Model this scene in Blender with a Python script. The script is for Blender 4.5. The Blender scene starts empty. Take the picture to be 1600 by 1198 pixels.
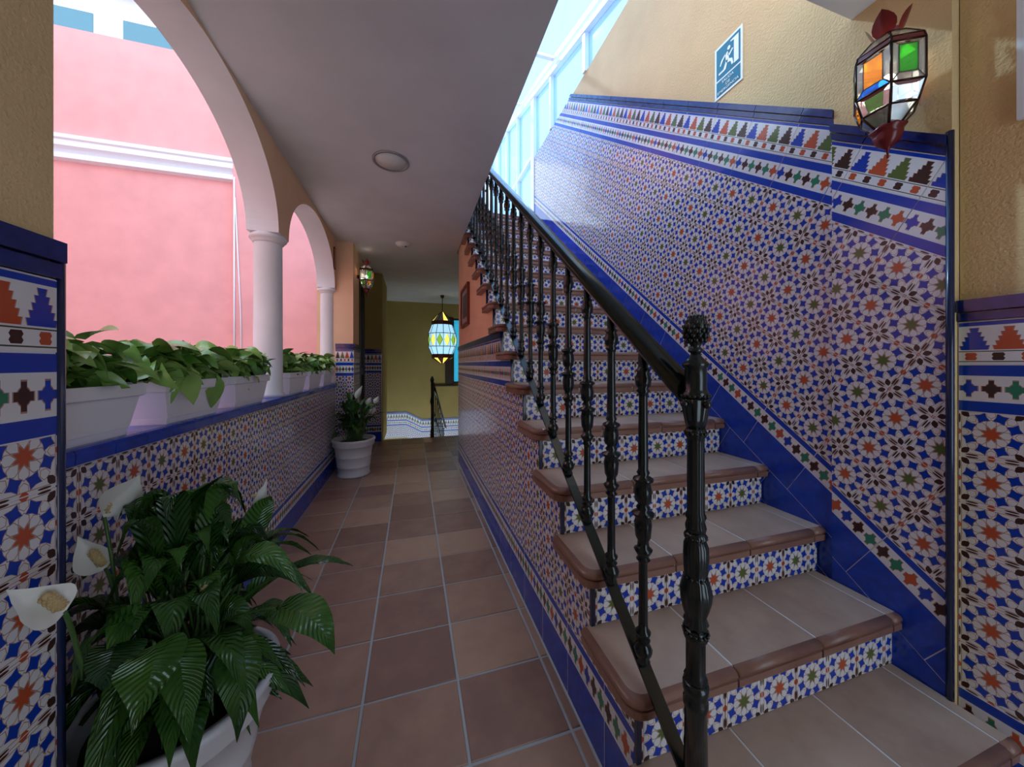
import bpy, bmesh, math, random
from mathutils import Vector, Matrix
random.seed(7)
PI = math.pi
S = bpy.context.scene
COL = S.collection

# ------------------------------------------------------------------ camera, sky, sun, exposure
H = 1.15; YAW = 0.289; FPX = 524.0; CYP = 568.8
cd = bpy.data.cameras.new('camera'); cam = bpy.data.objects.new('camera', cd); COL.objects.link(cam)
cam.location = (0, 0, H); cam.rotation_euler = (PI/2, 0, -YAW)
cd.sensor_width = 36; cd.lens = 36*FPX/1600; cd.shift_y = -(599-CYP)/1600; cd.clip_start = .02; cd.clip_end = 200
S.camera = cam
wd = bpy.data.worlds.new('world'); S.world = wd; wd.use_nodes = True
bg = wd.node_tree.nodes['Background']; bg.inputs[0].default_value = (.66, .84, 1.0, 1); bg.inputs[1].default_value = 1.55
sl = bpy.data.lights.new('sun', 'SUN'); sun = bpy.data.objects.new('sun', sl); COL.objects.link(sun)
sl.energy = 2.2; sl.angle = math.radians(2.0); sl.color = (1, .93, .8)
sun.rotation_euler = Vector((.34, -.62, -.70)).to_track_quat('-Z', 'Y').to_euler()
vs = S.view_settings
vs.view_transform = 'Standard'; vs.look = 'None'; vs.gamma = 1; vs.use_curve_mapping = False; vs.exposure = 0.92

_c, _s = math.cos(YAW), math.sin(YAW)
def ray(x, y):
    r = (x-800)/FPX; u = -(y-CYP)/FPX
    return Vector((r*_c+_s, _c-r*_s, u))
def onX(x, y, X): d = ray(x, y); return Vector((0, 0, H))+d*(X/d.x)
def onY(x, y, Y): d = ray(x, y); return Vector((0, 0, H))+d*(Y/d.y)
def onD(x, y, D): return Vector((0, 0, H))+ray(x, y)*D

# ------------------------------------------------------------------ mesh helpers
class MB:
    def __init__(self): self.v = []; self.f = []; self.m = []; self.uv = []; self.sm = []
    def face(self, idx, mi=0, uv=None, smooth=False):
        self.f.append(tuple(idx)); self.m.append(mi); self.uv.append(uv); self.sm.append(smooth)
    def box(self, a, b, mi=0):
        x0, y0, z0 = a; x1, y1, z1 = b; n = len(self.v)
        self.v += [(x0,y0,z0),(x1,y0,z0),(x1,y1,z0),(x0,y1,z0),(x0,y0,z1),(x1,y0,z1),(x1,y1,z1),(x0,y1,z1)]
        for q in ((3,2,1,0),(4,5,6,7),(0,1,5,4),(1,2,6,5),(2,3,7,6),(3,0,4,7)): self.face([n+i for i in q], mi)
        return self
    def prism(self, pts, d, mi=0):          # polygon of 3-D points pushed along the vector d
        n = len(self.v); k = len(pts); d = Vector(d)
        self.v += [tuple(p) for p in pts]+[tuple(Vector(p)+d) for p in pts]
        self.face(range(n, n+k), mi); self.face([n+k+i for i in reversed(range(k))], mi)
        for i in range(k):
            j = (i+1) % k; self.face((n+j, n+i, n+k+i, n+k+j), mi)
        return self
    def lathe(self, prof, c=(0,0,0), seg=24, mi=0, flute=0, amp=0.0):
        n = len(self.v); cx, cy, cz = c
        for r, z in prof:
            for i in range(seg):
                a = 2*PI*i/seg; rr = r*(1+amp*math.cos(flute*a)) if flute else r
                self.v.append((cx+rr*math.cos(a), cy+rr*math.sin(a), cz+z))
        for k in range(len(prof)-1):
            for i in range(seg):
                j = (i+1) % seg
                self.face((n+k*seg+i, n+k*seg+j, n+(k+1)*seg+j, n+(k+1)*seg+i), mi, smooth=True)
        self.face([n+i for i in reversed(range(seg))], mi); self.face([n+(len(prof)-1)*seg+i for i in range(seg)], mi)
        return self
    def tube(self, pts, r, seg=8, mi=0):
        n = len(self.v); pts = [Vector(p) for p in pts]; K = len(pts)
        rs = r if isinstance(r, (list, tuple)) else [r]*K
        for k, p in enumerate(pts):
            t = (pts[min(k+1, K-1)]-pts[max(k-1, 0)]).normalized()
            a = t.orthogonal().normalized() if abs(t.z) > .95 else t.cross(Vector((0,0,1))).normalized()
            b = t.cross(a)
            for i in range(seg):
                w = 2*PI*i/seg; self.v.append(tuple(p+(a*math.cos(w)+b*math.sin(w))*rs[k]))
        for k in range(K-1):
            for i in range(seg):
                j = (i+1) % seg; self.face((n+k*seg+i, n+k*seg+j, n+(k+1)*seg+j, n+(k+1)*seg+i), mi, smooth=True)
        self.face([n+i for i in range(seg)], mi); self.face([n+(K-1)*seg+i for i in reversed(range(seg))], mi)
        return self
    def sphere(self, c, r, seg=12, rings=8, mi=0, sz=1.0):
        return self.lathe([(max(1e-4, r*math.sin(PI*k/rings)), -r*sz*math.cos(PI*k/rings)) for k in range(rings+1)], c, seg, mi)
    def mesh(self, name, mats):
        me = bpy.data.meshes.new(name); me.from_pydata(self.v, [], self.f)
        for m in mats: me.materials.append(m)
        for i, p in enumerate(me.polygons): p.material_index = self.m[i]; p.use_smooth = self.sm[i]
        if any(u is not None for u in self.uv):
            ul = me.uv_layers.new(name='UVMap')
            for i, p in enumerate(me.polygons):
                if self.uv[i] is not None:
                    for k, li in enumerate(p.loop_indices): ul.data[li].uv = self.uv[i][k]
        me.update()
        bm = bmesh.new(); bm.from_mesh(me); bmesh.ops.recalc_face_normals(bm, faces=bm.faces); bm.to_mesh(me); bm.free()
        return me
    def build(self, name, mats, parent=None, loc=(0,0,0)):
        if not isinstance(mats, (list, tuple)): mats = [mats]
        return link(name, self.mesh(name, mats), parent, loc)
def link(name, me, parent=None, loc=(0,0,0)):
    o = bpy.data.objects.new(name, me); COL.objects.link(o); o.location = loc
    if parent is not None:
        o.parent = parent
        if parent.parent is None: o.location = Vector(loc)-parent.location if parent.rotation_euler.z == 0 else Vector(loc)
    return o
def child(o, parent):                       # keeps local coordinates
    o.parent = parent; return o
def tag(o, label, cat, group=None, kind=None):
    o['label'] = label; o['category'] = cat
    if group: o['group'] = group
    if kind: o['kind'] = kind
    return o
def thing(name, label, cat, loc=(0,0,0), group=None):
    o = bpy.data.objects.new(name, None); COL.objects.link(o); o.location = loc; o.empty_display_size = .1
    return tag(o, label, cat, group)
def struct(o, label, cat): return tag(o, label, cat, None, 'structure')
def local(mb, name, mats, parent):          # parts written in the parent's own coordinates
    if not isinstance(mats, (list, tuple)): mats = [mats]
    o = bpy.data.objects.new(name, mb.mesh(name, mats)); COL.objects.link(o); o.parent = parent
    return o

# ------------------------------------------------------------------ node helpers
class X:
    nt = None
    def __init__(self, s): self.s = s
    @staticmethod
    def op(kind, *a):
        n = X.nt.nodes.new('ShaderNodeMath'); n.operation = kind
        for i, v in enumerate(a):
            if isinstance(v, X): X.nt.links.new(v.s, n.inputs[i])
            else: n.inputs[i].default_value = v
        return X(n.outputs[0])
    def __add__(s, o): return X.op('ADD', s, o)
    __radd__ = __add__
    def __sub__(s, o): return X.op('SUBTRACT', s, o)
    def __rsub__(s, o): return X.op('SUBTRACT', o, s)
    def __mul__(s, o): return X.op('MULTIPLY', s, o)
    __rmul__ = __mul__
    def __truediv__(s, o): return X.op('DIVIDE', s, o)
    def __lt__(s, o): return X.op('LESS_THAN', s, o)
    def __gt__(s, o): return X.op('GREATER_THAN', s, o)
    def __and__(s, o): return X.op('MULTIPLY', s, o)
    def __or__(s, o): return X.op('MAXIMUM', s, o)
def ab(a): return X.op('ABSOLUTE', a)
def mx(a, b): return X.op('MAXIMUM', a, b)
def mn(a, b): return X.op('MINIMUM', a, b)
def fl(a): return X.op('FLOOR', a)
def fr(a): return X.op('FRACT', a)
def mod(a, b): return X.op('FLOORED_MODULO', a, b)
def mixc(base, mask, col):
    n = X.nt.nodes.new('ShaderNodeMix'); n.data_type = 'RGBA'
    X.nt.links.new(mask.s, n.inputs[0])
    for k, v in ((6, base), (7, col)):
        if isinstance(v, tuple): n.inputs[k].default_value = (*v, 1)
        else: X.nt.links.new(v, n.inputs[k])
    return n.outputs[2]
def newmat(name, color=(.8,.8,.8), rough=.5, metal=0.0, spec=.5):
    m = bpy.data.materials.new(name); m.use_nodes = True; nt = m.node_tree; p = nt.nodes['Principled BSDF']
    p.inputs['Base Color'].default_value = (*color, 1); p.inputs['Roughness'].default_value = rough
    p.inputs['Metallic'].default_value = metal; p.inputs['Specular IOR Level'].default_value = spec
    return m, nt, p
def noise(nt, scale, detail=3, rough=.5, coord='Object', vec=None):
    tc = nt.nodes.new('ShaderNodeTexCoord'); n = nt.nodes.new('ShaderNodeTexNoise')
    n.inputs['Scale'].default_value = scale; n.inputs['Detail'].default_value = detail; n.inputs['Roughness'].default_value = rough
    nt.links.new(tc.outputs[coord] if vec is None else vec, n.inputs['Vector']); return n
def geo_pos(nt): return nt.nodes.new('ShaderNodeNewGeometry').outputs['Position']
def bump(nt, p, h, strength=.3, dist=.01):
    b = nt.nodes.new('ShaderNodeBump'); b.inputs['Strength'].default_value = strength; b.inputs['Distance'].default_value = dist
    nt.links.new(h, b.inputs['Height']); nt.links.new(b.outputs[0], p.inputs['Normal'])
def ramp(nt, fac, stops):
    r = nt.nodes.new('ShaderNodeValToRGB'); e = r.color_ramp.elements
    while len(e) < len(stops): e.new(.5)
    for i, (q, c) in enumerate(stops): e[i].position = q; e[i].color = (*c, 1)
    nt.links.new(fac, r.inputs[0]); return r.outputs[0]
M = {}
def plain(key, color, rough=.5, metal=0, spec=.5):
    M[key] = newmat(key, color, rough, metal, spec)[0]
def stucco(key, color, sc=130, st=.55):
    m, nt, p = newmat(key, color, .85, 0, .25); g = geo_pos(nt)
    n = noise(nt, sc, 2, .5, vec=g); n2 = noise(nt, 3, 3, .5, vec=g)
    c = ramp(nt, n2.outputs[0], [(.3, tuple(x*.93 for x in color)), (.7, tuple(min(1, x*1.05) for x in color))])
    nt.links.new(c, p.inputs[0]); bump(nt, p, n.outputs[0], st, .006); M[key] = m
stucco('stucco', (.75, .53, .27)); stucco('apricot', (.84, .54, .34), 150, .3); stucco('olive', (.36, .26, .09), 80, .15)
stucco('pink', (.86, .40, .385), 40, .12); stucco('white_paint', (.80, .78, .80), 60, .05); stucco('ceiling', (.70, .67, .69), 50, .04)
plain('grout', (.78, .75, .75), .9); plain('floor_grout', (.50, .52, .56), .9); plain('white_frame', (.85, .88, .93), .35)
plain('dark_trim', (.012, .02, .07), .15); plain('iron', (.005, .012, .013), .2, 0, .6); plain('pot', (.74, .72, .74), .35)
plain('box_white', (.80, .78, .82), .4); plain('soil', (.03, .02, .014), .95); plain('wood_dark', (.035, .02, .013), .4)
plain('wood_red', (.22, .045, .03), .4); plain('lamp_metal', (.05, .022, .014), .3, .7); plain('lamp_red', (.16, .012, .015), .25)
plain('red_enamel', (.20, .025, .02), .3); plain('plastic', (.8, .78, .76), .5); plain('sign_white', (.8, .84, .8), .5)
plain('sign_blue', (.0, .16, .25), .5, 0, .15); plain('black', (.01, .01, .012), .4); plain('print_gray', (.10, .10, .10), .4)
plain('print_paper', (.42, .38, .36), .4); plain('courtyard', (.45, .38, .33), .9); plain('stone', (.45, .40, .36), .8)
plain('steel', (.35, .33, .35), .4, .6)
# glazes
WHITE = (.74, .71, .72); BLUE = (.006, .045, .40); RED = (.50, .085, .03); GREEN = (.10, .14, .035); BROWN = (.055, .022, .018)
LINE = (.40, .22, .17); TEAL = (.03, .20, .11); NAVY = (.012, .022, .15)
def glaze(key, col, rough=.12):
    m, nt, p = newmat(key, col, rough, 0, .6); g = geo_pos(nt)
    n = noise(nt, 35, 3, .6, vec=g)
    c = ramp(nt, n.outputs[0], [(.3, tuple(x*.75 for x in col)), (.7, tuple(min(1, x*1.25) for x in col))])
    nt.links.new(c, p.inputs[0]); n2 = noise(nt, 14, 1, .5, vec=g); bump(nt, p, n2.outputs[0], .12, .01); M[key] = m
glaze('blue', BLUE); glaze('navy', NAVY)
def uvmat(key, fn, rough=.13):
    m, nt, p = newmat(key, WHITE, rough, 0, .5); X.nt = nt
    u = nt.nodes.new('ShaderNodeUVMap'); sp = nt.nodes.new('ShaderNodeSeparateXYZ'); nt.links.new(u.outputs[0], sp.inputs[0])
    c = fn(X(sp.outputs[0]), X(sp.outputs[1])); nt.links.new(c, p.inputs[0])
    n2 = noise(nt, 14, 1, .5, vec=geo_pos(nt)); bump(nt, p, n2.outputs[0], .10, .01); M[key] = m
def zellige(u, v):
    x = fr(u)-.5; y = fr(v)-.5
    ax, ay = ab(x), ab(y); a = mx(ax, ay); b = mn(ax, ay)
    r = X.op('SQRT', x*x+y*y); th = X.op('ARCTAN2', b, a)
    ph = ab(th-PI/8); ps = PI/8-ph
    su, sv = r*X.op('COSINE', ph), r*X.op('SINE', ph)        # along a star ray
    s, t = r*X.op('COSINE', ps), r*X.op('SINE', ps)          # along a petal
    col = mixc(WHITE, ab(a-.445) < .006, LINE)
    # straps that run between the petals and the border
    col = mixc(col, (ab(sv-.012-(su-.30)*.0) < .0) , LINE)
    g = mn(mn(.070-t, (s-.098)*.62-t*.72), (.300-s)*.75-t*.55)
    col = mixc(col, ab(g) < .0055, LINE)
    g2 = mn(mn(.062-t, (s-.325)*.7-t*.5), (.47-s)*.9-t*.25)
    col = mixc(col, (ab(g2) < .0045) & (a < .44), LINE)
    col = mixc(col, (sv*.0765+su*.0325) < .0057, LINE)
    par = mod(fl(u)+fl(v*.5)*0, 2.0)
    star = mixc(GREEN, par > .5, RED)
    col = mixc(col, (sv*.0765+su*.0325) < .0050, star)
    da, db = ab(su-.350), sv
    q = mx(da, db)-mn(da, db)*.20
    col = mixc(col, (q < .075) & (a < .452), LINE); col = mixc(col, (q < .068) & (a < .447), BLUE)
    p, w = (a+b)*.7071, (a-b)*.7071
    k = mx(w*1.0, mx(ab(p-.545)*.72, ab(p-.545)*.55+w*.8))
    col = mixc(col, k < .056, BROWN)
    lens = ((b-.285)/.10)*((b-.285)/.10)+((a-.474)/.017)*((a-.474)/.017)
    col = mixc(col, lens < 1.0, BROWN)
    ro = mx(mx(.5-a, b*.9), (.5-a+b)*.72)
    col = mixc(col, (ro < .058) & (a > .425), RED)
    col = mixc(col, (mx(.5-a, .5-b) < .032), RED)
    return mixc(col, a > .493, WHITE)
uvmat('zellige', zellige)
def cyc(i, cols):
    c = None
    n = len(cols); k = mod(i, float(n))
    c = cols[0]
    for j in range(1, n): c = mixc(c, ab(k-float(j)) < .5, cols[j])
    return c
def border(u, v):                                            # blue / row of crosses / blue
    x = fr(u)-.5; y = (v-.5)*2.55
    ax, ay = ab(x), ab(y)
    cross = mx(ax, ay)*1.0+mn(ax, ay)*.75
    arm = mn(mx(ax*3.4, ay*.92), mx(ax*1.0, ay*3.0))
    mask = (cross < .335) | (arm < .40)
    out = (cross < .385) | (arm < .45)
    col = mixc(WHITE, out, LINE)
    col = mixc(col, mask, cyc(fl(u), [RED, TEAL, BROWN, TEAL, BROWN, BLUE]))
    return mixc(col, ab(v-.5) > .27, BLUE)
uvmat('border', border)
def crosses(u, v):                                           # only the row of crosses, blue line on top
    x = fr(u)-.5; y = (v-.37)*1.5
    ax, ay = ab(x), ab(y)
    cross = mx(ax, ay)+mn(ax, ay)*.75; arm = mn(mx(ax*3.0, ay), mx(ax, ay*3.0))
    col = mixc(WHITE, (cross < .385) | (arm < .44), LINE)
    col = mixc(col, (cross < .335) | (arm < .39), cyc(fl(u), [TEAL, BROWN, BLUE, RED, TEAL, BROWN]))
    return mixc(col, v > .74, BLUE)
uvmat('crosses', crosses)
def trees(u, v):
    x = ab(fr(u)-.5)
    q = (v-.34)/.50; st = fl(q*5.0); f = fr(q*5.0)
    hw = .40-st*.077+f*.045
    ok = (q > 0.0) & (q < 1.0)
    col = mixc(WHITE, (x < hw+.028) & ok, LINE)
    col = mixc(col, (x < hw) & ok, cyc(fl(u), [BROWN, GREEN, RED, BLUE]))
    u2 = u*1.25; x2 = ab(fr(u2)-.5); w2 = .24-ab(ab(v-.19)-.04)*1.5
    col = mixc(col, (x2 < w2) & (ab(v-.19) < .085), cyc(fl(u2), [RED, BROWN]))
    col = mixc(col, (ab(v-.305) < .010) | (ab(v-.075) < .010), (.05, .06, .03))
    return mixc(col, ab(v-.93) < .045, BLUE)
uvmat('trees', trees)
def clay(key, c0, c1, rough, var=.35):
    m, nt, p = newmat(key, c0, rough, 0, .5); g = geo_pos(nt)
    oi = nt.nodes.new('ShaderNodeObjectInfo'); n = noise(nt, 7, 4, .6, vec=g)
    X.nt = nt; f = X(n.outputs[0])*(1-var)+X(oi.outputs['Random'])*var
    c = ramp(nt, f.s, [(.28, c0), (.72, c1)]); nt.links.new(c, p.inputs[0])
    n2 = noise(nt, 220, 2, .5, vec=g); bump(nt, p, n2.outputs[0], .18, .002); M[key] = m
clay('floor_clay', (.32, .175, .14), (.55, .335, .24), .36, .5); clay('tread_clay', (.42, .28, .21), (.62, .46, .35), .38, .25)
clay('nosing_clay', (.21, .095, .07), (.33, .17, .12), .32, .2)
def leafmat(key, c0, c1, rough=.25):
    m, nt, p = newmat(key, c0, rough, 0, .5); oi = nt.nodes.new('ShaderNodeObjectInfo')
    n = noise(nt, 18, 2, .5); X.nt = nt; f = X(n.outputs[0])*.5+X(oi.outputs['Random'])*.5
    nt.links.new(ramp(nt, f.s, [(.25, c0), (.75, c1)]), p.inputs[0]); M[key] = m
leafmat('lily_leaf', (.012, .048, .010), (.055, .15, .022), .16); leafmat('pothos_leaf', (.07, .20, .025), (.26, .42, .10), .25)
m_ = M['lily_leaf']; nt_ = m_.node_tree; X.nt = nt_; uu = nt_.nodes.new('ShaderNodeUVMap'); ss = nt_.nodes.new('ShaderNodeSeparateXYZ'); nt_.links.new(uu.outputs[0], ss.inputs[0])
bump(nt_, nt_.nodes['Principled BSDF'], X.op('SINE', X(ss.outputs[1])*95.0-X(ss.outputs[0])*16.0).s, .55, .003)
plain('stem', (.06, .14, .03), .4); plain('spathe', (.82, .81, .76), .45); plain('spadix', (.62, .45, .22), .7)
def glass(key, tint, transp, rough=.05, transl=.0, body=None):
    m = bpy.data.materials.new(key); m.use_nodes = True; nt = m.node_tree
    for n in list(nt.nodes): nt.nodes.remove(n)
    o = nt.nodes.new('ShaderNodeOutputMaterial'); t = nt.nodes.new('ShaderNodeBsdfTransparent'); t.inputs[0].default_value = (*tint, 1)
    g = nt.nodes.new('ShaderNodeBsdfGlossy'); g.inputs['Roughness'].default_value = rough
    d = nt.nodes.new('ShaderNodeBsdfTranslucent'); d.inputs[0].default_value = (*(body or tint), 1)
    a = nt.nodes.new('ShaderNodeMixShader'); b = nt.nodes.new('ShaderNodeMixShader')
    a.inputs[0].default_value = transl; nt.links.new(t.outputs[0], a.inputs[1]); nt.links.new(d.outputs[0], a.inputs[2])
    b.inputs[0].default_value = 1-transp; nt.links.new(a.outputs[0], b.inputs[1]); nt.links.new(g.outputs[0], b.inputs[2])
    nt.links.new(b.outputs[0], o.inputs[0]); M[key] = m
glass('glass', (.60, .77, .96), .94, .03, .10, (.8, .9, 1)); glass('glass_clear', (.72, .74, .73), .62, .08, .10)
glass('glass_amber', (.80, .46, .03), .86, .2, .3); glass('glass_green', (.13, .48, .10), .86, .2, .3); glass('glass_blue', (.1, .35, .9), .8, .1, .4)
glass('glass_cyan', (.14, .46, .54), .85, .05, .2)
def emit(key, col, st):
    m, nt, p = newmat(key, col, .4); p.inputs['Emission Color'].default_value = (*col, 1); p.inputs['Emission Strength'].default_value = st; M[key] = m
emit('lit_glass', (.40, .72, .95), .55); emit('lit_amber', (1, .72, .10), .9); emit('lit_green', (.35, .60, .06), .4); emit('bulb', (1, .95, .85), 10)

# ------------------------------------------------------------------ tiles
def clip(poly, a, b, c):                     # keep a*x+b*y <= c
    out = []
    for i in range(len(poly)):
        p, q = poly[i], poly[(i+1) % len(poly)]
        dp, dq = a*p[0]+b*p[1]-c, a*q[0]+b*q[1]-c
        if dp <= 0: out.append(p)
        if (dp < 0 < dq) or (dq < 0 < dp):
            k = dp/(dp-dq); out.append((p[0]+k*(q[0]-p[0]), p[1]+k*(q[1]-p[1])))
    return out
def area(p): return abs(sum(p[i][0]*p[(i+1) % len(p)][1]-p[(i+1) % len(p)][0]*p[i][1] for i in range(len(p))))/2
_cache = {}
class Frame:                                 # a wall plane: origin, two axes on the wall and the normal
    def __init__(s, O, e1, e2, n, parent): s.O = Vector(O); s.e1 = Vector(e1); s.e2 = Vector(e2); s.n = Vector(n); s.parent = parent; s.id = random.random()
    def uv2w(s, u, v): return s.O+s.e1*u+s.e2*v
    def tile(s, name, u0, u1, v0, v1, mat, uvf, th=.0065, proud=0.0, regions=None, gap=.0014, prof=None):
        rect = [(u0+gap, v0+gap), (u1-gap, v0+gap), (u1-gap, v1-gap), (u0+gap, v1-gap)]
        polys = [rect]
        if regions is not None:
            polys = []
            for reg in regions:
                p = rect
                for h in reg(s):
                    p = clip(p, *h)
                    if len(p) < 3: break
                if len(p) >= 3 and area(p) > 2e-5: polys.append(p)
            if not polys: return None
        full = len(polys) == 1 and abs(area(polys[0])-area(rect)) < 1e-7
        uva = uvf(u0, v0); uvb = uvf(u1, v1); key = (name, s.id, mat, round(u1-u0, 4), round(v1-v0, 4), tuple(round(q, 2) for q in (uva[0] % 12, uva[1] % 12)), proud)
        loc = s.uv2w(u0, v0)
        if full and key in _cache: return link(name, _cache[key], s.parent, loc)
        mb = MB()
        for poly in polys:
            k = len(poly); n = len(mb.v)
            mb.v += [tuple(s.e1*(p[0]-u0)+s.e2*(p[1]-v0)+s.n*(proud)) for p in poly]+[tuple(s.e1*(p[0]-u0)+s.e2*(p[1]-v0)+s.n*(proud-th)) for p in poly]
            mb.face(range(n, n+k), 0, [(uva[0]+(uvb[0]-uva[0])*(p[0]-u0)/(u1-u0), uva[1]+(uvb[1]-uva[1])*(p[1]-v0)/(v1-v0)) for p in poly])
            for i in range(k):
                j = (i+1) % k; mb.face((n+i, n+k+i, n+k+j, n+j), 0, [(.03, .03)]*4)
        me = bpy.data.meshes.new(name); me.from_pydata(mb.v, [], mb.f); me.materials.append(M[mat])
        ul = me.uv_layers.new(name='UVMap')
        for i, p in enumerate(me.polygons):
            for q, li in enumerate(p.loop_indices): ul.data[li].uv = mb.uv[i][q]
        me.update()
        bm = bmesh.new(); bm.from_mesh(me); bmesh.ops.recalc_face_normals(bm, faces=bm.faces)
        bm.faces.ensure_lookup_table()
        if bm.faces[0].normal.dot(s.n) < 0: bmesh.ops.reverse_faces(bm, faces=bm.faces)
        bm.to_mesh(me); bm.free()
        if full: _cache[key] = me
        return link(name, me, s.parent, loc)
    def bed(s, polys):
        mb = MB()
        for p in polys:
            mb.prism([tuple(s.uv2w(u, v)-s.n*.0075) for u, v in p], s.n*.0062)
        return mb.build('mortar_bed', M['grout'], s.parent)
    def rows(s, name, ua, ub, va, vb, du, dv, mat, uvf, off=0.0, **kw):
        k0 = math.floor((ua-off)/du); k1 = math.ceil((ub-off)/du)
        j = 0; v = va
        while v < vb-1e-4:
            v1 = min(v+dv, vb)
            for k in range(k0, k1):
                u0, u1 = off+k*du, off+(k+1)*du
                if kw.get('regions') is None:
                    c0, c1 = max(u0, ua), min(u1, ub)
                    if c1-c0 < .006: continue
                    s.tile(name, c0, c1, v, v1, mat, uvf, **kw)
                else: s.tile(name, u0, u1, v, v1, mat, uvf, **kw)
            v = v1
CU, CV = .117, .135                          # half a wall tile along y, and its height
LV = dict(skirt=(0, .146), cross=(.146, .25), pat=(.25, 1.02), bord=(1.02, 1.17), tree=(1.17, 1.306), cap1=(1.306, 1.336), cap2=(1.336, 1.376))
def dado(F, ua, ub, L, cu=CU, off=0.0, regions=None, caps=True, pattop=None):
    kw = dict(regions=regions)
    du = 2*cu; top = L['tree'][1] if caps else L['pat'][1]; box_ = [(ua, .001), (ub, .001), (ub, top), (ua, top)]
    if regions is None: F.bed([box_])
    else:
        pp = []
        for rg_ in regions:
            p = box_
            for h in rg_(F):
                p = clip(p, *h)
                if len(p) < 3: break
            if len(p) >= 3: pp.append(p)
        F.bed(pp)
    F.rows('skirting_tile', ua, ub, *L['skirt'], du, 1, 'blue', lambda u, v: (u, v), off, **kw)
    a, b = L['cross']; F.rows('border_tile', ua, ub, a, b, du, 1, 'crosses', lambda u, v: ((u-off)/du*6, (v-a)/(b-a)), off, **kw)
    a2, b2 = L['pat']; F.rows('wall_tile', ua, ub, a2, b2, du, CV, 'zellige', lambda u, v: ((u-off)/cu, (v-a2)/CV), off, **kw)
    if not caps: return
    a3, b3 = L['bord']; F.rows('border_tile', ua, ub, a3, b3, du, 1, 'border', lambda u, v: ((u-off)/du*6, (v-a3)/(b3-a3)), off, **kw)
    a4, b4 = L['tree']; F.rows('frieze_tile', ua, ub, a4, b4, du, 1, 'trees', lambda u, v: ((u-off)/du*4, (v-a4)/(b4-a4)), off, **kw)
    for key, pr in (('cap1', .006), ('cap2', .013)):
        if key in L:
            a5, b5 = L[key]; F.rows('cap_tile', ua, ub, a5, b5, du, 1, 'navy', lambda u, v: (u, v), off, proud=pr, th=pr+.008, **kw)

# ------------------------------------------------------------------ dimensions shared by the stair
XS = .52; XW = 1.505; XP = 1.49; XR = 1.525; XL = -.805; XN = -.63; ZC = 2.5
Y1, Z1, GO, RI, NT = .695, .182, .215, .1735, 17
def sy(k): return Y1+GO*(k-1)                # face of the riser behind tread k
def sz(k): return Z1+RI*(k-1)                # top of tread k

# ------------------------------------------------------------------ floor
fb = MB().box((XL-.02, -1.3, -.12), (XS+.02, 5.45, -.004)).box((XS+.02, -1.3, -.12), (XR, .48, -.004)).box((XS+.02, 3.98, -.12), (1.5, 5.45, -.004)).box((-.895, 4.5, -.12), (XL-.02, 5.34, -.004))
floor = struct(fb.build('floor', M['floor_grout']), 'terracotta tiled corridor floor with pale grey joints', 'floor')
TW = .3216; TL = .2734; gx = [-.4837+TW*i for i in range(-1, 8)]
tcache = {}
for j in range(-8, 17):
    y0 = .958+TL*j; y1 = min(y0+TL, 5.45)
    if y1-y0 < .05: continue
    for i in range(8):
        a, b = gx[i], gx[i+1]
        if y0 >= 3.95: b = min(b, 1.5); a = max(a, XL)
        elif y1 <= .49: b = min(b, XR)
        else: b = min(b, XS-.002)
        if b-a < .01: continue
        k = (round(b-a, 4), round(y1-y0, 4))
        if k not in tcache:
            g = .0045; w, l = k; e = .002
            m = MB(); m.v = [(g,g,-.01),(w-g,g,-.01),(w-g,l-g,-.01),(g,l-g,-.01),(g,g,-.0025),(w-g,g,-.0025),(w-g,l-g,-.0025),(g,l-g,-.0025),(g+e,g+e,0),(w-g-e,g+e,0),(w-g-e,l-g-e,0),(g+e,l-g-e,0)]
            for q in ((8,9,10,11),(0,1,5,4),(1,2,6,5),(2,3,7,6),(3,0,4,7),(4,5,9,8),(5,6,10,9),(6,7,11,10),(7,4,8,11)): m.face(q)
            tcache[k] = m.mesh('floor_tile', [M['floor_clay']])
        link('floor_tile', tcache[k], floor, (a, y0, random.uniform(-.0006, .0006)))

# ------------------------------------------------------------------ ceiling slabs
cb = MB().box((XL-.17, -1.3, ZC), (XS, 7.7, ZC+.30)).box((XS, 4.14, ZC), (1.52, 7.7, 2.90))
ceiling = struct(cb.build('ceiling', M['ceiling']), 'smooth white ceiling slab over the corridor', 'ceiling')
cb2 = MB().box((XS, -1.3, 2.375), (1.75, .80, 2.72))
struct(cb2.build('ceiling_beam', M['white_paint']), 'white beam soffit above the foot of the stairs', 'ceiling')

# ------------------------------------------------------------------ left: low tiled wall, arcade, columns
wl = struct(MB().box((-1.0, .45, -.1), (XL-.008, 4.06, .925)).build('wall_left', M['grout']), 'low tiled parapet wall under the planter boxes', 'wall')
FL = Frame((XL, 0, 0), (0,1,0), (0,0,1), (1,0,0), wl)
LP = dict(skirt=(0, .146), cross=(.146, .25), pat=(.355, .895))
OFL = 1.1207
dado(FL, .86, 4.058, dict(skirt=(0,.146), cross=(.146,.25), pat=(.25, .355)), CU, OFL, caps=False)
FL.bed([[(.86, .355), (4.058, .355), (4.058, .897), (.86, .897)]])
FL.rows('wall_tile', .86, 4.058, .355, .895, 2*CU, CV, 'zellige', lambda u, v: ((u-OFL)/CU, (v-.355)/CV), OFL)
yy = .86
while yy < 4.05:                             # glazed coping tiles on top of the parapet
    y2 = min(yy+CU, 4.057); a = .0012
    pr = [(XL+.012, .900), (XL+.014, .928), (XL+.008, .937), (XL-.004, .940), (-.99, .940), (-.99, .926), (XL, .926), (XL, .898)]
    MB().prism([(x, yy+a, z) for x, z in pr], (0, y2-yy-2*a, 0)).build('coping_tile', M['navy'] if yy < 0 else M['blue'], wl); yy = y2

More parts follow.
